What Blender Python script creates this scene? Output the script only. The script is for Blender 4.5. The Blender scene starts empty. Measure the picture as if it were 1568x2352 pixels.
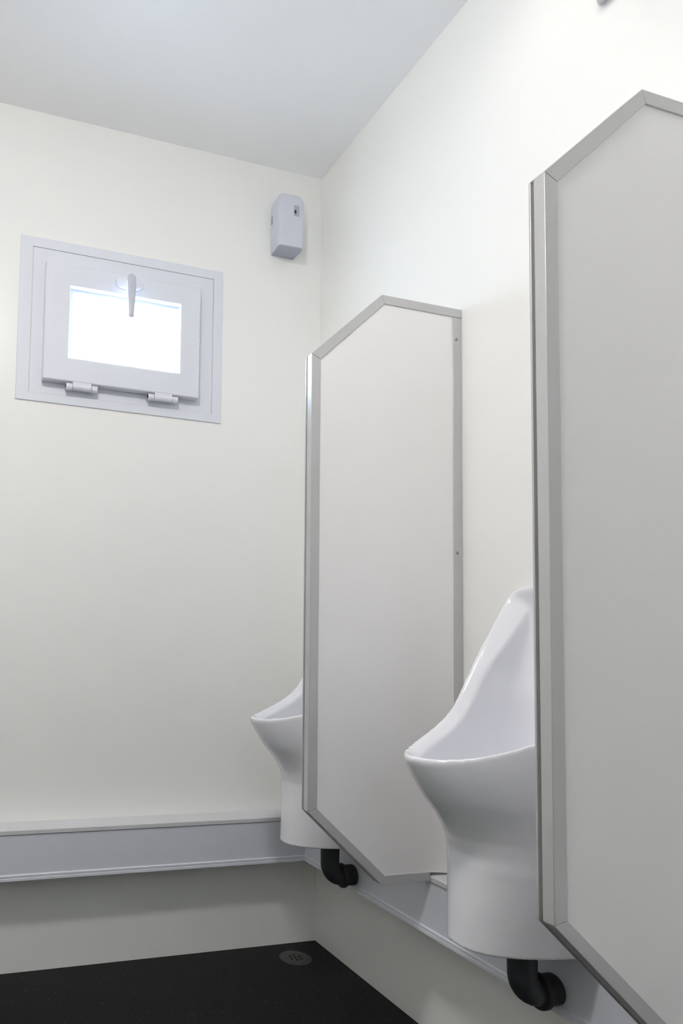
import bpy, bmesh, math
import numpy as np
from mathutils import Vector, Matrix

# ------------------------------------------------------------------ camera
C = bpy.context.scene.collection
scene = bpy.context.scene
CAM = (-1.0917, -1.8576, 0.8552)
YAW, PITCH, ROLL = 0.28302, 0.06392, 0.02447
F_PX, PX, PY = 1575.03, 331.11, 1384.21

cy, sy, cp, sp = math.cos(YAW), math.sin(YAW), math.cos(PITCH), math.sin(PITCH)
fwd = Vector((sy*cp, cy*cp, sp)); rgt = Vector((cy, -sy, 0)); up = rgt.cross(fwd)
cr, sr = math.cos(ROLL), math.sin(ROLL)
r2 = rgt*cr + up*sr; u2 = up*cr - rgt*sr
cam_data = bpy.data.cameras.new('camera')
cam = bpy.data.objects.new('camera', cam_data); C.objects.link(cam)
M = Matrix((r2, u2, -fwd)).transposed().to_4x4(); M.translation = CAM
cam.matrix_world = M
cam_data.sensor_fit = 'VERTICAL'; cam_data.sensor_height = 36.0; cam_data.sensor_width = 24.0
cam_data.lens = 36.0*F_PX/2352.0
cam_data.shift_x = (784-PX)/2352.0
cam_data.shift_y = (PY-1176)/2352.0
cam_data.clip_start = 0.01
scene.camera = cam

# ------------------------------------------------------------------ light
SKY_STRENGTH = 15.0
LAMP_STRENGTH = 95.0
SPOT_WATTS = 0.75
SPOT_AT = (-0.22, -0.88)
LAMP_AT = (-1.12, -1.33)
scene.view_settings.view_transform = 'Standard'
scene.view_settings.look = 'None'
scene.view_settings.gamma = 1.0
scene.view_settings.use_curve_mapping = False
scene.view_settings.exposure = 0.5
world = bpy.data.worlds.new('daylight'); scene.world = world; world.use_nodes = True
bg = world.node_tree.nodes['Background']
bg.inputs['Color'].default_value = (0.70, 0.83, 1.0, 1)
bg.inputs['Strength'].default_value = SKY_STRENGTH
scene.cycles.max_bounces = 14
scene.cycles.diffuse_bounces = 10
scene.cycles.glossy_bounces = 6
scene.cycles.caustics_reflective = False
scene.cycles.caustics_refractive = False
scene.cycles.sample_clamp_indirect = 6.0

def portal(name, loc, rot, sx, sz):
    l = bpy.data.lights.new(name, 'AREA'); l.shape = 'RECTANGLE'; l.size = sx; l.size_y = sz
    l.cycles.is_portal = True
    o = bpy.data.objects.new(name, l); C.objects.link(o); o.location = loc; o.rotation_euler = rot

# ------------------------------------------------------------------ room sizes
H = 2.35
XL = -1.95          # left wall
YF = -3.25          # front wall, behind the camera
TD = 0.0866         # trunking depth
TZ0, TZ1 = 0.262, 0.3865
WHX0, WHX1, WHZ0, WHZ1 = -0.800, -0.460, 1.634, 1.858    # hole in the back wall behind the pane

RX0, RX1, RZ0, RZ1 = -1.35, -1.05, 1.60, 1.85                 # hole for the added fill window, unseen behind the camera

# ------------------------------------------------------------------ materials
def mat(name, col, rough=0.5, metal=0.0, bump=0.0, bscale=40.0, coat=0.0, mottle=0.0, spec=0.5):
    m = bpy.data.materials.new(name); m.use_nodes = True
    nt = m.node_tree; b = nt.nodes['Principled BSDF']
    b.inputs['Base Color'].default_value = (*col, 1)
    b.inputs['Roughness'].default_value = rough
    b.inputs['Metallic'].default_value = metal
    b.inputs['Specular IOR Level'].default_value = spec
    b.inputs['Coat Weight'].default_value = coat
    b.inputs['Coat Roughness'].default_value = 0.08
    tc = nt.nodes.new('ShaderNodeTexCoord')
    if bump or mottle:
        n = nt.nodes.new('ShaderNodeTexNoise'); n.inputs['Scale'].default_value = bscale
        n.inputs['Detail'].default_value = 3
        nt.links.new(tc.outputs['Object'], n.inputs['Vector'])
    if bump:
        bp = nt.nodes.new('ShaderNodeBump'); bp.inputs['Strength'].default_value = bump
        bp.inputs['Distance'].default_value = 0.002
        nt.links.new(n.outputs['Fac'], bp.inputs['Height']); nt.links.new(bp.outputs['Normal'], b.inputs['Normal'])
    if mottle:
        r = nt.nodes.new('ShaderNodeMapRange')
        r.inputs['To Min'].default_value = rough-mottle; r.inputs['To Max'].default_value = rough+mottle
        nt.links.new(n.outputs['Fac'], r.inputs['Value']); nt.links.new(r.outputs['Result'], b.inputs['Roughness'])
    return m

M_WALL = mat('cream_gloss_panel', (0.855, 0.855, 0.83), 0.24, bump=0.03, bscale=9, mottle=0.03, spec=0.32)
M_CEIL = mat('white_ceiling_panel', (0.93, 0.935, 0.95), 0.35, bump=0.03, bscale=9)
M_PVC = mat('white_upvc', (0.70, 0.72, 0.775), 0.48, bump=0.01, bscale=60)
M_TRUNK = mat('white_trunking_plastic', (0.66, 0.68, 0.74), 0.35, bump=0.01, bscale=60)
M_LID = mat('grey_lid_plastic', (0.62, 0.62, 0.64), 0.45, bump=0.01, bscale=60)
M_LEVER = mat('grey_white_lever_plastic', (0.50, 0.51, 0.58), 0.4, bump=0.01, bscale=60)
M_CERAM = mat('white_glazed_ceramic', (0.77, 0.775, 0.81), 0.09, bump=0.006, bscale=12, coat=0.3)
M_LAM = mat('white_laminate_board', (0.81, 0.797, 0.795), 0.42, bump=0.02, bscale=120)
M_ALU = mat('satin_painted_aluminium', (0.50, 0.50, 0.50), 0.30, metal=0.2, bump=0.01, bscale=90)
M_SCREW = mat('steel_screw', (0.35, 0.35, 0.35), 0.35, metal=0.9, mottle=0.05)
M_PIPE = mat('dark_grey_pipe_plastic', (0.026, 0.029, 0.033), 0.45, bump=0.02, bscale=50)
M_RUBBER = mat('black_rubber', (0.018, 0.019, 0.021), 0.6, bump=0.03, bscale=80)
M_DISP = mat('grey_white_plastic', (0.62, 0.64, 0.72), 0.38, bump=0.01, bscale=60)
M_DISPD = mat('grey_plastic_base', (0.40, 0.42, 0.50), 0.45, bump=0.01, bscale=60)
M_DARK = mat('dark_recess_plastic', (0.02, 0.03, 0.025), 0.5, bump=0.02, bscale=60)
M_DRAIN = mat('brushed_steel', (0.060, 0.060, 0.058), 0.5, metal=0.2, bump=0.02, bscale=90)
M_HOLE = mat('black_hole', (0.003, 0.003, 0.003), 0.8, bump=0.01, spec=0.1)
M_UNIT = mat('pale_grey_housing', (0.48, 0.48, 0.51), 0.4, bump=0.01, bscale=60)

def glow(name, col, s):
    m = bpy.data.materials.new(name); m.use_nodes = True
    b = m.node_tree.nodes['Principled BSDF']
    b.inputs['Base Color'].default_value = (*col, 1)
    b.inputs['Emission Color'].default_value = (*col, 1)
    b.inputs['Emission Strength'].default_value = s
    return m
M_LAMP = glow('lamp_diffuser', (1.0, 0.962, 0.938), LAMP_STRENGTH)
M_LENS = glow('downlight_lens', (1.0, 0.95, 0.9), 6.0)
M_LED = glow('red_indicator', (1.0, 0.25, 0.35), 1.6)

# floor: black safety vinyl with fine pale flecks
M_FLOOR = mat('black_flecked_vinyl', (0.004, 0.0042, 0.0045), 0.6, bump=0.05, bscale=300, spec=0.3)
nt = M_FLOOR.node_tree; b = nt.nodes['Principled BSDF']
tc = [n for n in nt.nodes if n.type == 'TEX_COORD'][0]
mp = nt.nodes.new('ShaderNodeMapping'); mp.inputs['Scale'].default_value = (1.0, 1.0, 1.0)
v = nt.nodes.new('ShaderNodeTexVoronoi'); v.inputs['Scale'].default_value = 110
w = nt.nodes.new('ShaderNodeTexWhiteNoise')
lt = nt.nodes.new('ShaderNodeMath'); lt.operation = 'LESS_THAN'; lt.inputs[1].default_value = 0.16
gt = nt.nodes.new('ShaderNodeMath'); gt.operation = 'GREATER_THAN'; gt.inputs[1].default_value = 0.80
mu = nt.nodes.new('ShaderNodeMath'); mu.operation = 'MULTIPLY'
mx = nt.nodes.new('ShaderNodeMix'); mx.data_type = 'RGBA'
mx.inputs['A'].default_value = (0.004, 0.0042, 0.0045, 1); mx.inputs['B'].default_value = (0.10, 0.10, 0.095, 1)
L = nt.links
L.new(tc.outputs['Object'], mp.inputs['Vector']); L.new(mp.outputs['Vector'], v.inputs['Vector'])
L.new(v.outputs['Distance'], lt.inputs[0]); L.new(v.outputs['Color'], w.inputs['Vector'])
L.new(w.outputs['Value'], gt.inputs[0]); L.new(lt.outputs[0], mu.inputs[0]); L.new(gt.outputs[0], mu.inputs[1])
L.new(mu.outputs[0], mx.inputs['Factor']); L.new(mx.outputs['Result'], b.inputs['Base Color'])

# frosted window pane
M_PANE = bpy.data.materials.new('frosted_pane'); M_PANE.use_nodes = True
nt = M_PANE.node_tree; nt.nodes.clear()
o_ = nt.nodes.new('ShaderNodeOutputMaterial'); ms = nt.nodes.new('ShaderNodeMixShader')
tr = nt.nodes.new('ShaderNodeBsdfTransparent'); tl = nt.nodes.new('ShaderNodeBsdfTranslucent')
gl = nt.nodes.new('ShaderNodeBsdfGlossy'); gl.inputs['Roughness'].default_value = 0.1
ms2 = nt.nodes.new('ShaderNodeMixShader'); ms2.inputs[0].default_value = 0.05
no = nt.nodes.new('ShaderNodeTexNoise'); no.inputs['Scale'].default_value = 150
mr = nt.nodes.new('ShaderNodeMapRange'); mr.inputs['To Min'].default_value = 0.35; mr.inputs['To Max'].default_value = 0.55
nt.links.new(no.outputs['Fac'], mr.inputs['Value']); nt.links.new(mr.outputs['Result'], ms.inputs[0])
tr.inputs['Color'].default_value = (0.95, 0.97, 0.98, 1); tl.inputs['Color'].default_value = (0.95, 0.97, 0.98, 1)
nt.links.new(tr.outputs[0], ms.inputs[1]); nt.links.new(tl.outputs[0], ms.inputs[2])
nt.links.new(ms.outputs[0], ms2.inputs[1]); nt.links.new(gl.outputs[0], ms2.inputs[2])
nt.links.new(ms2.outputs[0], o_.inputs['Surface'])

# ------------------------------------------------------------------ mesh helpers
def link(name, bm, m, parent=None, bevel=0.0, smooth=False, segs=2, loc=None):
    bmesh.ops.recalc_face_normals(bm, faces=bm.faces)
    me = bpy.data.meshes.new(name); bm.to_mesh(me); bm.free()
    me.materials.append(m)
    o = bpy.data.objects.new(name, me); C.objects.link(o)
    if loc: o.location = loc
    if parent: o.parent = parent
    if bevel:
        md = o.modifiers.new('bevel', 'BEVEL'); md.width = bevel; md.segments = segs
        md.limit_method = 'ANGLE'; md.angle_limit = math.radians(35)
        md.harden_normals = False
    if smooth or bevel:
        for p in me.polygons: p.use_smooth = True
        try:
            me.set_sharp_from_angle(angle=math.radians(40))
        except Exception:
            pass
    return o

def box(bm, x0, x1, y0, y1, z0, z1):
    vs = [bm.verts.new((x, y, z)) for x in (x0, x1) for y in (y0, y1) for z in (z0, z1)]
    for f in ((0,1,3,2), (4,6,7,5), (0,4,5,1), (2,3,7,6), (0,2,6,4), (1,5,7,3)):
        bm.faces.new([vs[i] for i in f])
    return bm

def B(*a):
    bm = bmesh.new(); return box(bm, *a)

def loft(bm, loops, cap=True, closed=True):
    rows = [[bm.verts.new(p) for p in lp] for lp in loops]
    n = len(rows[0])
    for a, b_ in zip(rows, rows[1:]):
        for i in range(n if closed else n-1):
            j = (i+1) % n
            bm.faces.new((a[i], a[j], b_[j], b_[i]))
    if cap:
        bm.faces.new(rows[0][::-1]); bm.faces.new(rows[-1])
    return bm

def ring(c, ax, r, n=32, r2=None):
    """circle of radius r round point c, in the plane normal to ax"""
    ax = Vector(ax).normalized(); t = Vector((0, 0, 1)) if abs(ax.z) < 0.9 else Vector((1, 0, 0))
    e1 = ax.cross(t).normalized(); e2 = ax.cross(e1)
    return [tuple(Vector(c) + e1*r*math.cos(2*math.pi*k/n) + e2*(r2 or r)*math.sin(2*math.pi*k/n)) for k in range(n)]

def lathe(bm, base, ax, prof, n=32):
    """prof: list of (distance along the axis, radius)"""
    ax = Vector(ax).normalized()
    return loft(bm, [ring(Vector(base)+ax*d, ax, r, n) for d, r in prof])

def tube(bm, pts, rads, n=24):
    pts = [Vector(p) for p in pts]; loops = []
    for i, p in enumerate(pts):
        a = pts[max(i-1, 0)]; b_ = pts[min(i+1, len(pts)-1)]
        ax = (b_-a).normalized()
        e1 = Vector((0, 1, 0)); e2 = ax.cross(e1).normalized()
        loops.append([tuple(p + e1*rads[i]*math.cos(2*math.pi*k/n) + e2*rads[i]*math.sin(2*math.pi*k/n)) for k in range(n)])
    return loft(bm, loops)

def empty(name, loc, label=None, cat=None, group=None, kind=None):
    o = bpy.data.objects.new(name, None); C.objects.link(o); o.location = loc
    o.empty_display_size = 0.05
    tagit(o, label, cat, group, kind); return o

def tagit(o, label=None, cat=None, group=None, kind=None):
    if label: o['label'] = label
    if cat: o['category'] = cat
    if group: o['group'] = group
    if kind: o['kind'] = kind
    return o

def shell(name, bm, m, label):
    return tagit(link(name, bm, m), label, name.split('_')[0], kind='structure')

# ------------------------------------------------------------------ room shell
W = 0.06
shell('floor', B(XL-W, W, YF-W, W, -W, 0), M_FLOOR, 'black flecked vinyl floor')
shell('ceiling', B(XL-W, W, YF-W, W, H, H+W), M_CEIL, 'smooth pale ceiling')
bm = bmesh.new()
box(bm, XL-W, WHX0, 0, W, 0, H); box(bm, WHX1, W, 0, W, 0, H)
box(bm, WHX0, WHX1, 0, W, 0, WHZ0); box(bm, WHX0, WHX1, 0, W, WHZ1, H)
shell('wall_back', bm, M_WALL, 'cream glossy wall with the small window')
shell('wall_right', B(0, W, YF, 0, 0, H), M_WALL, 'cream glossy wall behind the urinals')
shell('wall_left', B(XL-W, XL, YF, 0, 0, H), M_WALL, 'cream glossy wall left of the camera')
bm = bmesh.new()
box(bm, XL-W, RX0, YF-W, YF, 0, H); box(bm, RX1, W, YF-W, YF, 0, H)
box(bm, RX0, RX1, YF-W, YF, 0, RZ0); box(bm, RX0, RX1, YF-W, YF, RZ1, H)
shell('wall_front', bm, M_WALL, 'cream wall behind the camera')
portal('fill_window_portal', ((RX0+RX1)/2, YF-W-0.01, (RZ0+RZ1)/2), (math.pi/2, 0, 0), RX1-RX0, RZ1-RZ0)
portal('window_portal', ((WHX0+WHX1)/2, W+0.01, (WHZ0+WHZ1)/2), (-math.pi/2, 0, 0), WHX1-WHX0, WHZ1-WHZ0)

# ------------------------------------------------------------------ trunking along the walls
def trunk_parts(root, prof_to_loops):
    """one mesh each for the body, the top lid lip and the bottom lip"""
    specs = (('duct_body', M_TRUNK, [(0, TZ0+.004), (TD-.003, TZ0+.004), (TD-.003, TZ1-.0125), (TD-.010, TZ1-.0125), (TD-.010, TZ1-.006), (0, TZ1-.006)]),
             ('lid_strip', M_LID, [(0, TZ1-.006), (TD-.010, TZ1-.006), (TD-.010, TZ1-.0105), (TD, TZ1-.0105), (TD, TZ1-.001), (TD-.001, TZ1), (0, TZ1)]),
             ('bottom_lip', M_PVC, [(TD-.012, TZ0), (TD, TZ0), (TD, TZ0+.006), (TD-.0012, TZ0+.0075), (TD, TZ0+.009), (TD, TZ0+.0135), (TD-.003, TZ0+.0155), (TD-.003, TZ0+.004), (TD-.012, TZ0+.004)]))
    for name, m, pf in specs:
        a, b_ = prof_to_loops(pf)
        link(name, loft(bmesh.new(), [a, b_]), m, root)
t = empty('cable_trunking', (-1.0, 0, TZ0), 'long white boxed trunking along the foot of the window wall', 'trunking')
trunk_parts(t, lambda pf: ([(XL+1.0, -d, z-TZ0) for d, z in pf], [(-d+1.0, -d, z-TZ0) for d, z in pf]))
t = empty('cable_trunking', (0, -1.2, TZ0), 'white boxed trunking running under the urinals with the pipes entering it', 'trunking')
trunk_parts(t, lambda pf: ([(-d, YF+1.2, z-TZ0) for d, z in pf], [(-d, -d+1.2, z-TZ0) for d, z in pf]))

# ------------------------------------------------------------------ window
win = empty('window_1', (-0.63, 0, 1.55), 'small bottom-hinged white plastic window with frosted pane', 'window', kind='structure')
def wlink(name, bm, m, parent=None, bevel=0.0, smooth=False, segs=2):
    o = link(name, bm, m, None, bevel, smooth, segs)
    p = parent or win
    o.parent = p
    if p is win: o.matrix_parent_inverse = Matrix.Translation(-win.location)
    return o
def frame(bm, o, i, y0, y1):
    x0, x1, z0, z1 = o; a0, a1, b0, b1 = i
    out = [(x0, z0), (x1, z0), (x1, z1), (x0, z1)]; inn = [(a0, b0), (a1, b0), (a1, b1), (a0, b1)]
    V = [[bm.verts.new((x, y, z)) for x, z in q] for q in (out, inn) for y in (y0, y1)]
    oo0, oo1, ii0, ii1 = V
    for k in range(4):
        j = (k+1) % 4
        bm.faces.new((oo0[k], oo0[j], ii0[j], ii0[k])); bm.faces.new((oo1[k], ii1[k], ii1[j], oo1[j]))
        bm.faces.new((oo0[k], oo1[k], oo1[j], oo0[j])); bm.faces.new((ii0[k], ii0[j], ii1[j], ii1[k]))
    return bm
# flange plate with a fine groove on the top and sides, then the inner frame step
wlink('flange', frame(bmesh.new(), (-0.932, -0.330, 1.520, 1.984), (-0.8975, -0.3590, 1.545, 1.9565), -0.0035, -0.0002), M_PVC, bevel=0.0012)
wlink('inner_frame', frame(bmesh.new(), (-0.8955, -0.3610, 1.5445, 1.9545), (-0.812, -0.448, 1.622, 1.870), -0.0035, -0.0002), M_PVC, bevel=0.0008)
# opening sash, standing proud of the frame
S0, S1, Z0, Z1 = -0.8635, -0.4100, 1.5760, 1.9080
G0, G1, E0, E1 = -0.7935, -0.4710, 1.6435, 1.8480
sash = wlink('sash', frame(bmesh.new(), (S0, S1, Z0, Z1), (G0, G1, E0, E1), -0.030, -0.0040), M_PVC, bevel=0.004, segs=3)
def sl(name, bm, m, bevel=0.0, smooth=False, segs=2, label=None):
    o = link(name, bm, m, None, bevel, smooth, segs); o.parent = sash
    if label: o['label'] = label
    return o
sl('glazing_bead', frame(bmesh.new(), (G0+.0005, G1-.0005, E0+.0005, E1-.0005), (G0+.012, G1-.008, E0+.008, E1-.009), -0.010, -0.0045), M_PVC, bevel=0.001)
sl('window_pane', B(G0+.004, G1-.004, -0.0040, -0.0010, E0+.004, E1-.004), M_PANE)
# hinges
for hx0, hx1 in ((-0.7975, -0.7095), (-0.5625, -0.4735)):
    bm = bmesh.new()
    for a, b_ in ((hx0+.0185, hx1-.0175),):
        tubep = [(a, -0.0215, 1.5655), (b_, -0.0215, 1.5655)]
        loft(bm, [[(x, -0.0215+0.0085*math.cos(q), 1.5655+0.0095*math.sin(q)) for q in [k*math.pi/10 for k in range(20)]] for x in (a, b_)])
        box(bm, a, b_, -0.0290, -0.0135, 1.5655, 1.5800)
    hg = sl('hinge', bm, M_PVC, smooth=True)
    for a, b_ in ((hx0, hx0+.0175), (hx1-.0165, hx1)):
        bm = bmesh.new()
        loft(bm, [[(x, -0.0215+0.0078*math.cos(q), 1.5640+0.0088*math.sin(q)) for q in [k*math.pi/10 for k in range(20)]] for x in (a, b_)])
        box(bm, a, b_, -0.0280, -0.0036, 1.5600, 1.5725)
        k_ = link('hinge_knuckle', bm, M_PVC, None, smooth=True); k_.parent = win
        k_.matrix_parent_inverse = Matrix.Translation(-win.location)
# handle: oval rosette, hub and tapered lever hanging down
def oval(cx, cz, y, rx, rz, n=40, e=2.6):
    out = []
    for k in range(n):
        a = 2*math.pi*k/n; c, s = math.cos(a), math.sin(a)
        out.append((cx+rx*math.copysign(abs(c)**(2/e), c), y, cz+rz*math.copysign(abs(s)**(2/e), s)))
    return out
HX, HZ = -0.6285, 1.8800
bm = loft(bmesh.new(), [oval(HX, HZ, -0.0295, .0395, .0190), oval(HX, HZ, -0.0370, .0390, .0185), oval(HX, HZ, -0.0395, .036, .0155)])
ros = sl('handle_rosette', bm, M_PVC, smooth=True)
bm = lathe(bmesh.new(), (HX, -0.0390, HZ), (0, -1, 0), [(0, .0125), (.012, .0115), (.030, .0115)])
sl('handle_neck', bm, M_PVC, smooth=True)
bm = bmesh.new(); LV = []
for tt, hw, yy, th in ((0, .004, -.075, .004), (.004, .0095, -.0755, .0075), (.012, .0125, -.076, .009), (.03, .0125, -.0775, .0085), (.06, .0115, -.080, .0075), (.09, .0090, -.081, .0065), (.118, .0078, -.081, .006), (.124, .0074, -.081, .0058), (.126, .0060, -.081, .004)):
    z = 1.8840 - tt
    LV.append([(HX-.004+hw*math.copysign(abs(math.cos(q))**.7, math.cos(q)), yy+th*math.copysign(abs(math.sin(q))**.7, math.sin(q)), z) for q in [2*math.pi*k/24 for k in range(24)]])
sl('handle_lever', loft(bm, LV), M_LEVER, smooth=True)

# unseen window added behind the camera for cool fill on the near screen
rw = empty('added_fill_window', ((RX0+RX1)/2, YF, (RZ0+RZ1)/2), 'unseen frosted window added behind the camera as cool fill light', 'window', kind='structure')
for nm, bm, m in (('fill_window_frame', frame(bmesh.new(), (RX0-.04, RX1+.04, RZ0-.04, RZ1+.04), (RX0+.02, RX1-.02, RZ0+.02, RZ1-.02), YF+.0005, YF+.02), M_PVC),
                  ('window_pane', B(RX0+.001, RX1-.001, YF-.020, YF-.016, RZ0+.001, RZ1-.001), M_PANE)):
    o = link(nm, bm, m, rw); o.matrix_parent_inverse = Matrix.Translation(-rw.location)

# ------------------------------------------------------------------ partitions between the urinals
PT = 0.0255
def partition(yf, label):
    root = empty('urinal_partition', (0, yf, 0.378), label, 'partition', 'angled screens between the urinals')
    O_ = [(-0.378, 0.5337), (-0.378, 1.4756), (-0.2085, 1.6308), (0.0, 1.6308)]
    Ob = [(-0.0895, 0.378), (-0.2073, 0.378), (-0.378, 0.5337)]
    I_ = [(-0.3575, 0.5385), (-0.3575, 1.4660), (-0.2022, 1.6115), (-0.0001, 1.6115)]
    Ib = [(-0.0895, 0.3960), (-0.1985, 0.3960), (-0.3575, 0.5385)]
    off = Vector((0, -yf, -0.378))
    def rail(name, o0, o1, i0, i1, groove=True):
        # cross-section in (d = 0 outer edge .. 1 inner edge, y); groove near the far face
        cs = [(0, 0), (1, 0), (1, PT), (0, PT), (0, PT-.0032), (.30, PT-.0032), (.30, PT-.0085), (0, PT-.0085)] if groove else [(0, 0), (1, 0), (1, PT), (0, PT)]
        lp = []
        for o, i in ((o0, i0), (o1, i1)):
            lp.append([(o[0]+(i[0]-o[0])*d, y, o[1]+(i[1]-o[1])*d-0.378) for d, y in cs])
        # a hairline gap at the mitre
        a, b_ = Vector((lp[0][0])), Vector((lp[1][0])); g = (b_-a).normalized()*0.00025
        lp = [[tuple(Vector(p)+g) for p in lp[0]], [tuple(Vector(p)-g) for p in lp[1]]]
        return link(name, loft(bmesh.new(), lp), M_ALU, root, bevel=0.0006)
    rail('edge_rail', O_[0], O_[1], I_[0], I_[1])
    rail('edge_rail', O_[1], O_[2], I_[1], I_[2])
    rail('edge_rail', O_[2], O_[3], I_[2], I_[3])
    rail('edge_rail', Ob[1], Ob[2], Ib[1], Ib[2])
    rail('edge_rail', Ob[0], Ob[1], Ib[0], Ib[1], False)
    # wall channel: a slim U clasping the board, with screws through its side
    wc = link('wall_channel', B(-0.0240, -0.0004, 0.0004, PT-.0004, 0.3880-.378, 1.6110-.378), M_ALU, root, bevel=0.0008)
    for z in (1.5607, 1.0775, 0.5950):
        bm = lathe(bmesh.new(), (-0.0145, 0.0012, z-.378), (0, -1, 0), [(0, .0036), (.0012, .0036), (.0021, .0026), (.0021, .0013), (.0014, .0012)], 20)
        s = link('screw', bm, M_SCREW, None, smooth=True); s.parent = wc; s['label'] = 'small steel screw head'
    # board
    pts = [(-0.0240, 0.3880), (-0.0895, 0.3880), (-0.1980, 0.3880), (-0.3600, 0.5340), (-0.3600, 1.4690), (-0.2030, 1.6140), (-0.0240, 1.6140)]
    pts = [(-0.0235, 0.3885), (-0.0900, 0.3955), (-0.1982, 0.3955), (-0.3580, 0.5380), (-0.3580, 1.4665), (-0.2020, 1.6120), (-0.0235, 1.6120)]
    bm = loft(bmesh.new(), [[(x, y, z-.378) for x, z in pts] for y in (0.0022, PT-.0022)])
    link('board', bm, M_LAM, root)
    return root
partition(-0.6113, 'narrow white screen in the middle of the photo, the farther one, all of its top edge in view')
partition(-1.1898, 'large near screen at the right edge, cut off by the picture, in front of the nearer urinal')

# ------------------------------------------------------------------ urinals (field function turned into a mesh)
def smax(a, b_, k):
    h = np.clip(0.5+0.5*(a-b_)/k, 0, 1); return b_*(1-h)+a*h + k*h*(1-h)
def smin(a, b_, k): return -smax(-a, -b_, k)
def table(zs, vs, z, s=0.008):
    g = np.linspace(zs[0]-.1, zs[-1]+.1, 1200); f = np.interp(g, zs, vs)
    n = max(3, int(s/(g[1]-g[0]))); k = np.hanning(2*n+3)[1:-1]; k /= k.sum()
    f = np.convolve(np.pad(f, n, mode='edge'), k, 'valid'); return np.interp(z, g, f)

def surface_nets(f, org, h):
    ins = f < 0
    nx, ny, nz = f.shape
    corners = [(i, j, k) for i in (0, 1) for j in (0, 1) for k in (0, 1)]
    sl_ = lambda c: tuple(slice(c[a], f.shape[a]-1+c[a]) for a in range(3))
    cnt = sum(ins[sl_(c)].astype(np.int8) for c in corners)
    act = (cnt > 0) & (cnt < 8)
    idx = -np.ones(act.shape, np.int64); ids = np.argwhere(act); idx[act] = np.arange(len(ids))
    acc = np.zeros((len(ids), 3)); num = np.zeros(len(ids))
    for c in corners:
        for ax in range(3):
            if c[ax]: continue
            d = list(c); d[ax] = 1
            a = f[tuple((ids+c).T)]; b_ = f[tuple((ids+d).T)]
            m = (a < 0) != (b_ < 0)
            t_ = np.where(m, a/np.where(m, a-b_, 1), 0)
            p = np.tile(np.array(c, float), (len(ids), 1)); p[:, ax] = t_
            acc[m] += p[m]; num[m] += 1
    V = (ids + acc/num[:, None])*h + org
    quads = []
    for ax in range(3):
        s0 = [slice(1, -1)]*3; s0[ax] = slice(0, -1); s1 = [slice(1, -1)]*3; s1[ax] = slice(1, None)
        A, B_ = ins[tuple(s0)], ins[tuple(s1)]
        cr_ = np.argwhere(A != B_); 
        if not len(cr_): continue
        sgn = A[tuple(cr_.T)]
        base = cr_.copy()
        for q in range(3):
            if q != ax: base[:, q] += 1
        u, v_ = [q for q in range(3) if q != ax]
        if ax == 1: u, v_ = v_, u
        def at(du, dv):
            b2 = base.copy(); b2[:, u] -= du; b2[:, v_] -= dv
            return idx[tuple(b2.T)]
        q = np.stack([at(1, 1), at(0, 1), at(0, 0), at(1, 0)], 1)
        q[~sgn] = q[~sgn][:, ::-1]
        quads.append(q)
    return V, np.concatenate(quads)

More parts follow.
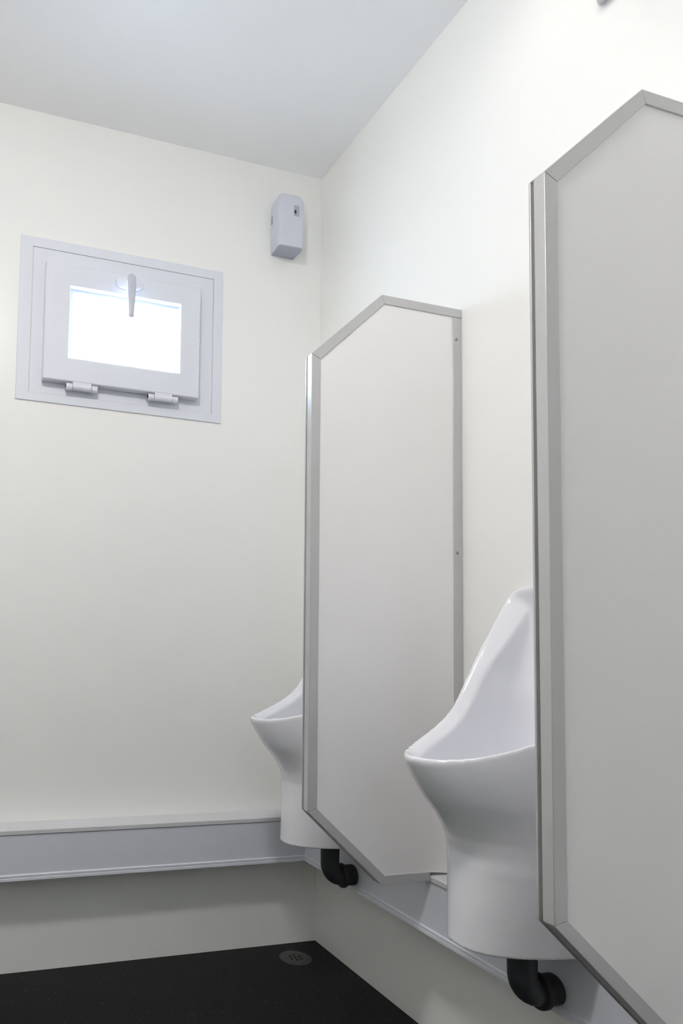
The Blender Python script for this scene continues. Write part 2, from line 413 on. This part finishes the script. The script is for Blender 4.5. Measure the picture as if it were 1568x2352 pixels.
def urinal_mesh():
    h = 0.003
    x = np.arange(-0.395, 0.010, h); y = np.arange(-0.168, 0.168+h, h); z = np.arange(0.372, 1.005, h)
    X, Y, Z = np.meshgrid(-x, y, z, indexing='ij')      # X = distance out from the wall
    Xp = np.maximum(X, 0) + 1e-4; Ya = np.abs(Y) + 1e-4
    Fz = table([.388, .44, .50, .535, .56, .58, .60, .625, .655, .68, .700, .75, 1.0],
               [.279, .276, .272, .272, .280, .292, .308, .331, .352, .366, .3745, .376, .376], z)
    Hz = table([.388, .45, .52, .60, .68, .74, 1.0], [.094, .105, .118, .132, .144, .150, .150], z)
    Nz = table([.388, .52, .60, .70, 1.0], [2.5, 2.4, 2.1, 1.85, 1.85], z)
    Fz, Hz, Nz = (a[None, None, :] for a in (Fz, Hz, Nz))
    def plan(Fz, Hz, Nz):
        a = (Xp/Fz)**Nz; b_ = (Ya/Hz)**Nz; q = (a+b_)**(1/Nz)
        g = np.sqrt((a/Xp)**2+(b_/Ya)**2)*q**(1-Nz)
        return (q-1)/np.maximum(g, 1e-3)
    P = plan(Fz, Hz, Nz)
    # front view outline of the tall back: rounded top corners
    r = 0.034; qy = Ya-(0.150-r); qz = Z-(0.988-r)
    T = np.where((qy > 0) & (qz > 0), np.sqrt(np.maximum(qy, 0)**2+np.maximum(qz, 0)**2), np.maximum(qy, qz))-r
    side = smax(P, T, 0.012)
    # sloping rim sheet
    xs = np.array([0, .026, .040, .06, .08, .10, .12, .14, .16, .18, .20, .22, .24, .26, .28, .30, .32, .34, .36, .38, .42])
    zs = np.array([1.03, .985, .962, .932, .903, .876, .846, .816, .786, .760, .744, .733, .7245, .717, .711, .7055, .701, .6975, .6955, .694, .694])
    g = np.linspace(0, .42, 841); zg = np.interp(g, xs, zs); k = np.hanning(43)[1:-1]; k /= k.sum()
    zg = np.convolve(np.pad(zg, 20, mode='edge'), k, 'valid')
    sg = np.gradient(zg, g)
    zr = np.interp(Xp, g, zg); s_ = np.interp(Xp, g, sg)
    R = (Z-zr)/np.sqrt(1+s_**2)
    depth = -R
    kr = 0.004 + 0.014*np.clip((Xp-0.27)/0.1, 0, 1)
    solid = smax(side, R, kr)
    solid = np.maximum(solid, (0.388-Z))
    solid = np.maximum(solid, -X+0.0008)
    # flared mouth, then a deeper hollow
    need = 0.004 + np.minimum(np.maximum(depth, -0.01)*1.25, 0.023 + 0.010*np.clip((Z-0.82)/0.10, 0, 1) + 0.03*depth)
    side_in = smax(plan(Fz, Hz, np.maximum(Nz, 2.0)), T, 0.012)
    cav = side_in + need
    cav = smax(cav, 0.56 - Z + 0.25*(Xp-0.18)**2*4, 0.06)          # bottom of the bowl
    kb = 0.006 + 0.05*np.clip((0.90-Z)/0.12, 0, 1)
    cav = smax(cav, 0.014 - X, kb)
    f = smax(solid, -cav, 0.005)
    V, Q = surface_nets(f, np.array([x[0], y[0], z[0]]), h)
    V[:, 0] = V[:, 0]
    me = bpy.data.meshes.new('urinal')
    me.from_pydata(V.tolist(), [], Q.tolist()); me.update()
    bm = bmesh.new(); bm.from_mesh(me)
    flat = [v for v in bm.verts if v.co.x < -0.004 and v.co.z > 0.3925]
    for _ in range(6):
        bmesh.ops.smooth_vert(bm, verts=flat, factor=0.5, use_axis_x=True, use_axis_y=True, use_axis_z=True)
    bm.to_mesh(me); bm.free()
    for p in me.polygons: p.use_smooth = True
    me.materials.append(M_CERAM)
    return me

def pipe_parts(root):
    zb = 0.388
    # spigot from the bowl, elbow, then the socket rings into the trunking
    cx_, cz_ = -0.1500, 0.2990; R_ = 0.030; r_ = 0.0225
    pts = [(cx_, 0, 0.3875), (cx_, 0, 0.365)]; rad = [r_+.003, r_+.0005]
    pts.append((cx_, 0, cz_+R_+.004)); rad.append(r_)
    for k in range(0, 10):
        a = math.radians(k*10)
        pts.append((cx_+R_-R_*math.cos(a), 0, cz_+R_-R_*math.sin(a))); rad.append(r_)
    pts.append((-0.1120, 0, cz_)); rad.append(r_)
    link('pipe_elbow', tube(bmesh.new(), pts, rad), M_PIPE, root, smooth=True)
    bm = lathe(bmesh.new(), (-0.1225, 0, cz_), (1, 0, 0), [(0, .0225), (.001, .0275), (.003, .0290), (.0095, .0290), (.0115, .0275), (.013, .0240), (.0185, .0235), (.022, .0245), (.0370, .0245)], 36)
    link('pipe_socket', bm, M_RUBBER, root, smooth=True)

ume = urinal_mesh()
def urinal(yc, label, drop):
    root = empty('urinal', (0, yc, 0), label, 'urinal', 'white wall-hung urinals')
    o = bpy.data.objects.new('bowl', ume); C.objects.link(o); o.parent = root
    w_ = empty('waste_pipe', (0, yc, 0), drop, 'pipe', 'dark waste pipes under the urinals')
    pipe_parts(w_)
urinal(-0.323, 'white ceramic urinal in the far corner, mostly hidden by the middle screen',
       'dark grey waste elbow under the far corner urinal, entering the trunking')
urinal(-0.912, 'large white ceramic urinal between the two screens, bowl fully in view',
       'dark grey waste elbow under the nearer urinal, at the lower right')

# ------------------------------------------------------------------ air freshener dispenser by the corner
d = empty('air_freshener_dispenser', (-0.1335, 0, 2.070), 'small pale grey plastic air freshener box high in the corner beside the window', 'dispenser')
def dsec(z, w, dp, wl):
    """body outline at height z: half width w at the front, wl at the wall, depth dp"""
    pts = [(-wl, -0.0006), (-wl-.001, -dp*.45)]
    for k in range(7):
        a = math.radians(90*k/6); pts.append((-w+.010-.010*math.cos(a), -dp+.014-.014*math.sin(a)))
    pts += [(-x_, y_) for x_, y_ in pts[::-1]]
    return [(x_, y_, z) for x_, y_ in pts]
lo = [dsec(0, .0405, .058, .0385), dsec(.0015, .0418, .060, .0395)]
for zz, w, dp in ((.06, .0428, .062), (.12, .0435, .062), (.145, .0430, .061), (.158, .0400, .058), (.167, .0340, .052), (.173, .0240, .044), (.176, .010, .035)):
    lo.append(dsec(zz, w, dp, max(w-.002, .004)))
body = link('cover', loft(bmesh.new(), lo), M_DISP, d, smooth=True)
link('base', loft(bmesh.new(), [dsec(-.0022, .0395, .055, .037), dsec(-.0001, .0405, .0575, .038)]), M_DISPD, d)['label'] = 'darker grey underside plate'
sl2 = lambda n, bm, m, lab, p=body: (lambda o: o.__setitem__('label', lab))(link(n, bm, m, p))
def recess(bm, x0, x1, z0, z1, y, dy):
    return box(bm, x0, x1, y-dy, y, z0, z1)
sl2('spray_opening', recess(bmesh.new(), .0055, .0230, .0960, .1290, -.0612, .0012), M_DISPD, 'recessed grey square opening')
sl2('nozzle', loft(bmesh.new(), [oval(.0095, .1080, yy, rx, rx*1.7, 20, 2.2) for yy, rx in ((-.0622, .0032), (-.0640, .0032), (-.0646, .0024))]), M_DARK, 'dark spray nozzle')
sl2('indicator', lathe(bmesh.new(), (.000, -.0470, .1690), (0, -.8, .6), [(0, .0030), (.0016, .0026)], 12), M_LED, 'small red light')
sl2('side_catch', B(-.0440, -.0395, -.0170, -.0090, .088, .112), M_DISPD, 'darker side catch')

# ------------------------------------------------------------------ floor drain
dr = empty('floor_drain', (-0.1148, -0.0925, 0), 'round grey metal floor drain in the corner of the black floor', 'drain')
bm = lathe(bmesh.new(), (0, 0, 0), (0, 0, 1), [(0, .0445), (.0012, .0440), (.0018, .0415)], 48)
cover = link('drain_plate', bm, M_DRAIN, dr, smooth=True)
bm = bmesh.new()
holes = [(0, 0)] + [(.0155*math.cos(a), .0155*math.sin(a)) for a in [math.radians(20+k*60) for k in range(6)]]
for hx, hy in holes:
    loft(bm, [ring((hx, hy, z), (0, 0, 1), .0038, 14) for z in (.0014, .0021)])
ho = link('drain_holes', bm, M_HOLE, cover); ho['label'] = 'dark drain holes'

# ------------------------------------------------------------------ wall unit whose corner shows at the top edge
WB = 2.0265
h_ = empty('grey_wall_unit', (0, -1.20, WB), 'pale grey wall box at the top right edge, only its lower corner in view', 'wall unit')
pts = []
y0, y1, z0, z1 = -0.35, 0.243, 0.0, 0.22; rr = 0.014
for cyy, czz, a0 in ((y1-rr, z0+rr, -90), (y1-rr, z1-rr, 0), (y0+rr, z1-rr, 90), (y0+rr, z0+rr, 180)):
    for k in range(7):
        a = math.radians(a0+15*k); pts.append((cyy+rr*math.cos(a), czz+rr*math.sin(a)))
bm = loft(bmesh.new(), [[(xx, yy, zz) for yy, zz in pts] for xx in (-0.0006, -0.006)])
link('housing', bm, M_UNIT, h_, bevel=0.002)
link('shade_body', B(-0.112, -0.0062, -0.33, 0.208, 0.014, 0.205), M_UNIT, h_, bevel=0.012)  # deep body out of view, added to shade the wall below it
for k in range(6):
    link('louvre', B(-0.1155, -0.1125, -0.28, 0.15, 0.04+k*.024, 0.052+k*.024), M_UNIT, h_, bevel=0.001)

# ------------------------------------------------------------------ ceiling lamp
lx, ly = LAMP_AT
lp_ = empty('ceiling_lamp', (lx, ly, H), 'round white ceiling lamp above the room', 'lamp')
link('lamp_rim', lathe(bmesh.new(), (0, 0, -.0005), (0, 0, -1), [(0, .125), (.022, .122), (.028, .112)], 48), M_PVC, lp_, smooth=True)
link('diffuser', lathe(bmesh.new(), (0, 0, -.0280), (0, 0, -1), [(0, .110), (.020, .106), (.040, .092), (.052, .06)], 48), M_LAMP, lp_, smooth=True)

# ------------------------------------------------------------------ recessed downlight near the urinal wall
sx, sy_ = SPOT_AT
dl = empty('recessed_downlight', (sx, sy_, H), 'recessed ceiling downlight washing the urinal wall', 'lamp')
bm = bmesh.new()
pf = [(.0005, .030), (.0005, .046), (.004, .045), (.006, .036), (.0045, .030)]
loft(bm, [ring((0, 0, -d_), (0, 0, 1), r_, 40) for d_, r_ in pf], cap=False)
link('trim_ring', bm, M_PVC, dl, smooth=True)
link('lens', lathe(bmesh.new(), (0, 0, -.0005), (0, 0, -1), [(0, .0305), (.003, .030), (.004, .026)], 32), M_LENS, dl, smooth=True)
sd = bpy.data.lights.new('downlight_beam', 'SPOT'); sd.energy = SPOT_WATTS; sd.color = (1.0, 0.95, 0.90)
sd.spot_size = math.radians(150); sd.spot_blend = 0.9; sd.shadow_soft_size = 0.028
so = bpy.data.objects.new('downlight_beam', sd); C.objects.link(so); so.parent = dl; so.location = (0, 0, -.036)
